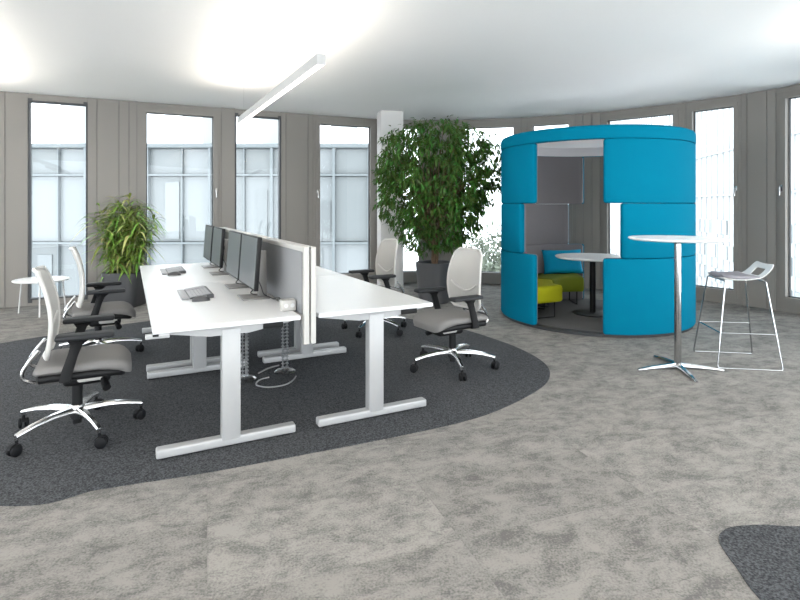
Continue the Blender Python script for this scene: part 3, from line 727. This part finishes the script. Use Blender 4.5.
# shell: local +x is the back
ns, nw = 16, 14
def shp(i, k):
    t = i/ns; w = -1+2*k/nw
    if t < 0.60:
        q = t/0.60; x = -0.185 + 0.31*q; z = 0.770 - 0.022*math.sin(math.pi*q) - 0.012*(1-q)**4; hw = 0.165 + 0.025*math.sin(math.pi*min(1, q*0.75))
    else:
        q = (t-0.60)/0.40; x = 0.125 + 0.135*q - 0.02*q*q; z = 0.770 + 0.120*q**1.25; hw = 0.184 - 0.012*q
    if t < 0.14: hw *= 1 - 0.22*((0.14-t)/0.14)**2
    if t > 0.86: hw *= 1 - 0.16*((t-0.86)/0.14)**2
    return (x - 0.02*w*w*(t > 0.6)*0, hw*w, z + 0.018*w*w*(1-0.5*t))
vs = [shp(i, k) for i in range(ns+1) for k in range(nw+1)]; fs = []
for i in range(ns):
    for k in range(nw):
        if 11 <= i <= 13 and 4 <= k <= 9: continue       # hand hole
        q = i*(nw+1)+k; fs.append((q, q+1, q+nw+2, q+nw+1))
sh = MB().add(vs, fs).build('seat_shell', M['white_metal'], r, smooth=60)
so_ = sh.modifiers.new('thick', 'SOLIDIFY'); so_.thickness = 0.012; so_.offset = -1
sb_ = sh.modifiers.new('round', 'SUBSURF'); sb_.levels = 1; sb_.render_levels = 1
vs = []; fs = []
for i in range(11):
    for k in range(nw+1):
        p = shp(i*0.92+0.1, k); e = min(1, max(0, min(i, 10-i)/1.6)); ew = min(1, max(0, (1-abs(-1+2*k/nw))*5)); vs.append((p[0], p[1]*0.985, p[2] + 0.008 + 0.024*(e**0.5)*(ew**0.5)))
for i in range(10):
    for k in range(nw):
        q = i*(nw+1)+k; fs.append((q, q+1, q+nw+2, q+nw+1))
pdm = MB().add(vs, fs).build('seat_pad', M['stool_pad'], r, smooth=70)
s2 = pdm.modifiers.new('thick', 'SOLIDIFY'); s2.thickness = 0.010; s2.offset = -1
wr = 0.0062
for sg in (-1, 1):
    pts = [(-0.160, 0.150*sg, 0.748), (-0.163, 0.185*sg, 0.735), (-0.255, 0.262*sg, 0.03), (-0.250, 0.265*sg, wr+0.001), (-0.225, 0.266*sg, wr), (0.225, 0.266*sg, wr), (0.250, 0.265*sg, wr+0.001), (0.255, 0.262*sg, 0.03), (0.163, 0.185*sg, 0.740), (0.155, 0.150*sg, 0.752)]
    MB().tube(pts, wr, 10).build('leg_frame', M['chrome'], r)
fx = lambda z, s_: s_*(0.163 + (0.255-0.163)*(0.735-z)/0.705)
fy = lambda z, s_: s_*(0.185 + (0.262-0.185)*(0.735-z)/0.705)
zf = 0.30
MB().tube([(fx(zf, 1), fy(zf, -1), zf), (fx(zf, -1), fy(zf, -1), zf), (fx(zf, -1), fy(zf, 1), zf), (fx(zf, 1), fy(zf, 1), zf)], 0.006, 8).build('footrest', M['chrome'], r)
MB().tube([(-0.158, -0.155, 0.745), (-0.158, 0.155, 0.745)], 0.007, 8).tube([(0.155, -0.155, 0.75), (0.155, 0.155, 0.75)], 0.007, 8).build('seat_support', M['chrome'], r)

# ------------------------------------------------------------------ coffee table by the left window
r = thing('coffee_table', 'low round white side table with thin legs before the left window', 'table', (-4.68, 6.92, 0))
MB().lathe([(0, 0.428), (0.305, 0.428), (0.318, 0.436), (0.318, 0.444), (0.31, 0.448), (0, 0.448)], 60).build('tabletop', M['table_white'], r)
for q in (15, 135, 255):
    c, s_ = math.cos(R(q+45)), math.sin(R(q+45))
    MB().tube([(0.26*c, 0.26*s_, 0.428), (0.30*c, 0.30*s_, 0.0)], 0.009, 8).build('leg', M['white_metal'], r)

# ------------------------------------------------------------------ plants
def leaf(mb, p, d, up, ln, w, droop=0.25, n=3):
    d = d.normalized(); s_ = d.cross(up)
    if s_.length < 1e-4: s_ = d.orthogonal()
    s_.normalize(); nn = s_.cross(d).normalized()
    vs = [p]; fs = []
    for i in range(1, n+1):
        t = i/(n+1); ww = w*math.sin(math.pi*(t**0.8))*0.5; c = p + d*ln*t - Vector((0, 0, 1))*droop*ln*t*t
        vs += [c + s_*ww + nn*ww*0.35, c, c - s_*ww + nn*ww*0.35]
    vs.append(p + d*ln - Vector((0, 0, 1))*droop*ln)
    fs += [(0, 2, 1), (0, 3, 2)]
    for i in range(n-1):
        a = 1+3*i; fs += [(a, a+1, a+4, a+3), (a+1, a+2, a+5, a+4)]
    a = 1+3*(n-1); e = len(vs)-1
    fs += [(a, a+1, e), (a+1, a+2, e)]
    mb.add(vs, fs)
def rv(): 
    while True:
        v = Vector((random.uniform(-1, 1), random.uniform(-1, 1), random.uniform(-1, 1)))
        if 0.05 < v.length < 1: return v.normalized()

FX, FY = 0.50, 7.75
fig = thing('weeping_fig', 'tall bushy weeping fig tree in a round anthracite pot', 'potted tree', (FX, FY, 0))
MB().lathe([(0, 0), (0.212, 0), (0.225, 0.012), (0.272, 0.555), (0.272, 0.578), (0.262, 0.585), (0.238, 0.580), (0.236, 0.50), (0, 0.50)], 56).build('pot', M['pot'], fig)
MB().lathe([(0.237, 0.50), (0.237, 0.545), (0.12, 0.556), (0, 0.560)], 40).build('soil', M['soil'], fig)
# crown outline: height, centre offset, half width
prof = [(0.70, 0.0, 0.10), (0.80, 0.0, 0.30), (0.90, 0.02, 0.45), (1.05, 0.05, 0.60), (1.25, 0.06, 0.70), (1.5, 0.05, 0.80), (1.75, 0.05, 0.92), (1.98, 0.06, 0.94), (2.2, 0.06, 0.86), (2.42, 0.04, 0.68), (2.55, 0.0, 0.50), (2.64, 0.0, 0.22)]
def pr(z):
    for a, b in zip(prof, prof[1:]):
        if a[0] <= z <= b[0]:
            t = (z-a[0])/(b[0]-a[0]); return a[1]+(b[1]-a[1])*t, a[2]+(b[2]-a[2])*t
    return 0, 0
tips = []
while len(tips) < 900:
    z = random.uniform(0.74, 2.62); c, w = pr(z)
    if random.random() > (w/0.94)**1.3: continue
    rr = (0.25 + 0.75*random.random()**0.42); a = random.uniform(0, T2)
    lump = 1 + 0.10*math.sin(3*a + z*4) + 0.07*math.sin(7*a - z*6)
    rad = w*rr*lump
    p = Vector((c + rad*math.cos(a), rad*0.88*math.sin(a), z))
    if FY + p.y > 8.62: p.y = 8.62 - FY
    if math.hypot(FX+p.x-2.45, FY+p.y-6.74) > 1.2: tips.append(p)
trunk = MB()
stems = []
for i in range(5):
    a = T2*i/5; pts = []
    for q in range(9):
        z = 0.54 + q*0.11; tw = a + z*3.2; rr = 0.028 + 0.01*math.sin(q) + max(0, q-4)*0.022
        pts.append((rr*math.cos(tw) + 0.01, rr*math.sin(tw), z))
    trunk.tube(pts, [0.021-0.0013*q for q in range(9)], 8); stems.append(Vector(pts[-1]))
trunk.build('trunk', M['bark'], fig)
br = MB()
for i, tp in enumerate(tips):
    if i % 8: continue
    s0 = min(stems, key=lambda q: (q-tp).length) - Vector((0, 0, random.uniform(0.0, 0.35)))
    s0 = Vector((s0.x*0.7, s0.y*0.7, min(s0.z, max(0.85, tp.z-0.05))))
    mid_ = s0.lerp(tp, 0.55) + Vector((0, 0, 0.10))
    br.tube(catmull([s0, mid_, tp], 4), [0.009, 0.009, 0.008, 0.007, 0.006, 0.005, 0.004, 0.003, 0.002], 5)
br.build('branches', M['bark'], fig)
cr_ = MB()
for tp in tips:
    out = Vector((tp.x, tp.y, 0)); out = out.normalized() if out.length > 0.01 else Vector((1, 0, 0))
    for k in range(random.randint(13, 19)):
        v = rv(); p = tp + Vector((v.x, v.y, v.z*0.75))*random.uniform(0.01, 0.115)
        if FY + p.y > 8.66 or math.hypot(FX+p.x-2.45, FY+p.y-6.74) < 1.27: continue
        d = (rv()*0.7 + out*0.5 + Vector((0, 0, -0.45)))
        leaf(cr_, p, d, (rv()*0.5 + Vector((0, 0, 1))).normalized(), random.uniform(0.055, 0.092), random.uniform(0.024, 0.036), 0.3, 2)
cr_.build('foliage', M['leaf'], fig, smooth=0, recalc=False)

BX, BY = -3.88, 7.48
pl = thing('cane_palm', 'leafy cane palm with long narrow leaves in a square grey planter', 'potted plant', (BX, BY, 0))
MB().lathe([(0, 0), (0.222, 0), (0.228, 0.010), (0.245, 0.455), (0.245, 0.472), (0.236, 0.478), (0.218, 0.474), (0.216, 0.42), (0, 0.42)], 64, power=5.0).build('pot', M['pot'], pl)
MB().lathe([(0.217, 0.42), (0.217, 0.448), (0.1, 0.455), (0, 0.456)], 64, power=5.0).build('soil', M['soil'], pl)
cn = MB(); fo = MB(); fo2 = MB()
for i in range(34):
    a = random.uniform(0, T2); rr = 0.19*math.sqrt(random.random()); b0 = Vector((rr*math.cos(a), rr*math.sin(a), 0.45))
    ht = random.uniform(0.5, 1.06) if i < 29 else random.uniform(0.12, 0.35)
    lean = Vector((rr*math.cos(a)*1.25 + random.uniform(-0.08, 0.08), rr*math.sin(a)*0.5, 0)); 
    if i == 0: ht = 1.08; lean = Vector((0.10, 0, 0))
    pts = [b0 + lean*t**1.5 + Vector((0, 0, ht*t)) for t in (0, 0.25, 0.5, 0.75, 1)]
    cn.tube(pts, [0.008, 0.0075, 0.007, 0.006, 0.004], 6)
    for k in range(int(10 + ht*30)):
        t = random.uniform(0.12, 1)**0.8; p = b0 + lean*t**1.5 + Vector((0, 0, ht*t)); q = random.uniform(0, T2)
        d = Vector((math.cos(q), math.sin(q)*0.75, random.uniform(0.1, 0.9)))
        if d.y > 0.2 and p.y > 0.05: d.y *= 0.4
        if d.x > 0.3 and t < 0.4: d.x *= 0.5
        ln_ = random.uniform(0.2, 0.40); dn = d.normalized(); wy = 7.93 + 0.463*(p.x + dn.x*ln_) - BY
        if p.y + dn.y*ln_ > wy or p.y > wy - 0.02: continue
        leaf(fo2 if random.random() < 0.12 else fo, p, d, Vector((0, 0, 1)), ln_, random.uniform(0.026, 0.042), random.uniform(0.45, 1.0), 4)
cn.build('canes', M['cane'], pl)
fo.build('foliage', M['blade'], pl, smooth=0, recalc=False); fo2.build('foliage', M['blade_pale'], pl, smooth=0, recalc=False)

# ------------------------------------------------------------------ pendant lamps
def lamp(label, p0, ang, ln):
    r = thing('pendant_lamp', label, 'lamp', p0, ang, 'linear pendant lamps')      # local y runs along the lamp, z 0 at its underside
    w, h = 0.066, 0.080
    b = MB(); b.box(-w/2, -w/2+0.004, 0, ln, 0.002, h); b.box(w/2-0.004, w/2, 0, ln, 0.002, h); b.box(-w/2, w/2, -0.004, 0, 0.0, h); b.box(-w/2, w/2, ln, ln+0.004, 0.0, h)
    b.box(-w/2+0.004, w/2-0.004, 0, ln, 0.035, 0.042)
    b.build('housing', M['lamp_shell'], r, smooth=0)
    MB().box(-w/2+0.004, w/2-0.004, 0.0, ln, 0.004, 0.010).build('diffuser', M['lamp_down'], r, smooth=0)
    MB().box(-w/2+0.005, w/2-0.005, 0.01, ln-0.01, 0.066, 0.070).build('uplight', M['lamp_up'], r, smooth=0)
    for y in (0.25, ln-0.25):
        MB().tube([(0, y, h-0.02), (0, y, CEIL-p0[2])], 0.0008, 5).build('suspension_wire', M['silver'], r)
lamp('long white linear pendant lamp glowing above the desk rows', (-0.588, 3.952, 2.452), UA, 3.22)
lamp('linear pendant lamp past the left edge of the view, nearer the facade', (-3.66, 3.58, 2.452), UA, 3.22)
for nm_, xy in (('linear pendant lamp added straight behind the camera to brighten the ceiling', (1.15, -0.35)), ('linear pendant lamp added behind and left of the camera to brighten the ceiling', (-2.3, -0.9)), ('linear pendant lamp added behind and right of the camera to brighten the ceiling', (3.6, -0.4)),
                ('linear pendant lamp added right of the view to brighten the ceiling on the bar stool side', (5.3, 1.7)), ('linear pendant lamp added far left behind the camera to brighten the ceiling', (-5.2, -0.4)), ('linear pendant lamp added deep in the room behind the camera to brighten the ceiling', (2.6, -3.3)), ('linear pendant lamp added at the rear left of the room to brighten the ceiling', (-1.2, -3.6))):
    lamp(nm_, (xy[0], xy[1], 2.452), UA, 3.22)  # unseen extra lamps, added out of view to brighten ceiling and room

# ------------------------------------------------------------------ the street outside
GZ = -12.0
tag(MB().box(-80, 80, 10.6, 120, GZ-0.2, GZ).build('street', M['street'], smooth=0), 'pale street far below the windows', 'street', kind='structure')
off = thing('office_building', 'pale blue glass office building across the street behind the left windows', 'building', (0, 19, GZ))
X0, X1 = -26.0, -0.15; zr = [GZ, -9.0, -6.95, -3.44, 0.073, 2.51, 3.50]
zr = [z-GZ for z in zr]
MB().box(X0, X1, 0.25, 12, 0, 3.58-GZ).build('building_core', M['wall_ext'], off, smooth=0)
pn = MB(); mu = MB(); bl = MB(); bw_ = 2.22; nb = int((X1-X0)/bw_)
for i in range(nb+1):
    x = X1 - i*bw_
    mu.box(x-0.045, x+0.045, -0.10, 0.25, 0, zr[-1])
    mu.box(x-bw_*0.45-0.02, x-bw_*0.45+0.02, -0.04, 0.25, 0, zr[-1])
    for a, b in zip(zr, zr[1:]):
        for (q0, q1) in ((x-bw_, x-bw_*0.45), (x-bw_*0.45, x)):
            pn.box(q0+0.03, q1-0.03, 0.10, 0.20, a+0.05, b-0.05)
            if random.random() < 0.55 and b-a > 2:
                w = random.uniform(0.15, 0.45)*(q1-q0); s_ = random.uniform(q0+0.1, q1-w-0.1); bl.box(s_, s_+w, 0.06, 0.10, a+0.15, b-random.uniform(0.2, 1.2))
for z in zr[1:]:
    mu.box(X0, X1+0.07, -0.08, 0.22, z-0.032, z+0.032)
pn.build('glazing', M['pane_ext'], off, smooth=0); mu.build('facade_grid', M['mull_ext'], off, smooth=0); bl.build('blinds', M['pane_ext'], off, smooth=0)
MB().box(X0, X1+0.1, -0.16, 0.3, 3.50-GZ, 3.62-GZ).build('parapet', M['mull_ext'], off, smooth=0)
for (xa, xb, h) in ((61, 79, 9), (183, 203, 8), (246, 262, 8), (331, 352, 7)):
    MB().box((xa-400)/F*22, (xb-400)/F*22, 3, 6, 3.58-GZ, 3.58-GZ+h).build('rooftop_shaft', M['tower_ext'], off, smooth=0)

tw = thing('tower_block', 'tall white ribbed tower block seen through the window beside the booth', 'building', (13.2, 17.0, GZ), R(-11.5))
# local y runs along the visible side, which faces -x
MB().box(0.2, 14, 0, 40, 0, 40).build('tower_wall', M['tower_ext'], tw, smooth=0)
rb = MB(); wn_ = MB(); bd = MB()
for i in range(58): rb.box(0.14, 0.2, i*0.69, i*0.69+0.07, 0, 40)
for z in (13.9, 15.9, 18.4, 21, 24): bd.box(0.10, 0.2, 0, 40, z-0.035, z+0.035)
for i in range(57):
    for k in range(7):
        z = 5.2 + k*1.15
        if random.random() < 0.75: wn_.box(0.12, 0.2, i*0.69+0.18, i*0.69+0.60, z, z+0.65)
rb.build('ribs', M['tower_line'], tw, smooth=0); wn_.build('window_glazing', M['ext_grey'], tw, smooth=0); bd.build('floor_bands', M['ext_grey'], tw, smooth=0)

def far_tree(x, y, h, rad, label):
    r = thing('street_tree', label, 'tree', (x, y, GZ), 0, 'hazy trees down in the street')
    MB().tube([(0, 0, 0), (0, 0, h*0.55)], [0.22, 0.12], 8).build('trunk', M['bark'], r)
    c = MB()
    for k in range(2200):
        v = rv()*rad*random.random()**0.4*(1 + 0.18*math.sin(k*0.37)); p = Vector((v.x, v.y, h*0.66 + v.z*0.95))
        leaf(c, p, rv() + Vector((0, 0, -0.3)), rv(), random.uniform(0.22, 0.42), random.uniform(0.14, 0.24), 0.3, 2)
    c.build('crown', M['tree_far'], r, smooth=0, recalc=False)
for i, (x, y, h, rad) in enumerate(((4.4, 26, 12.6, 2.3), (10.4, 31, 12.4, 2.7), (6.6, 38, 13.6, 3.2))):
    far_tree(x, y, h, rad, 'hazy street tree far below, seen between the fig and the booth')

# ------------------------------------------------------------------ light, camera, look
w = bpy.data.worlds.new('overcast_sky'); sc.world = w; w.use_nodes = True
bg = w.node_tree.nodes['Background']; bg.inputs['Color'].default_value = (0.89, 0.955, 1.0, 1); bg.inputs['Strength'].default_value = 2.6
cam = bpy.data.cameras.new('camera'); co = bpy.data.objects.new('camera', cam); COL.objects.link(co)
co.location = (0, 0, H); co.rotation_euler = (R(90), 0, 0)
cam.sensor_fit = 'HORIZONTAL'; cam.sensor_width = 36.0; cam.lens = 36.0*F/800; cam.shift_y = (HOR-300)/800
cam.clip_end = 300
sc.camera = co
vs_ = sc.view_settings; vs_.view_transform = 'Standard'; vs_.look = 'None'; vs_.exposure = 1.32; vs_.gamma = 1.0; vs_.use_curve_mapping = False
sc.cycles.max_bounces = 10; sc.cycles.diffuse_bounces = 5; sc.cycles.transparent_max_bounces = 12
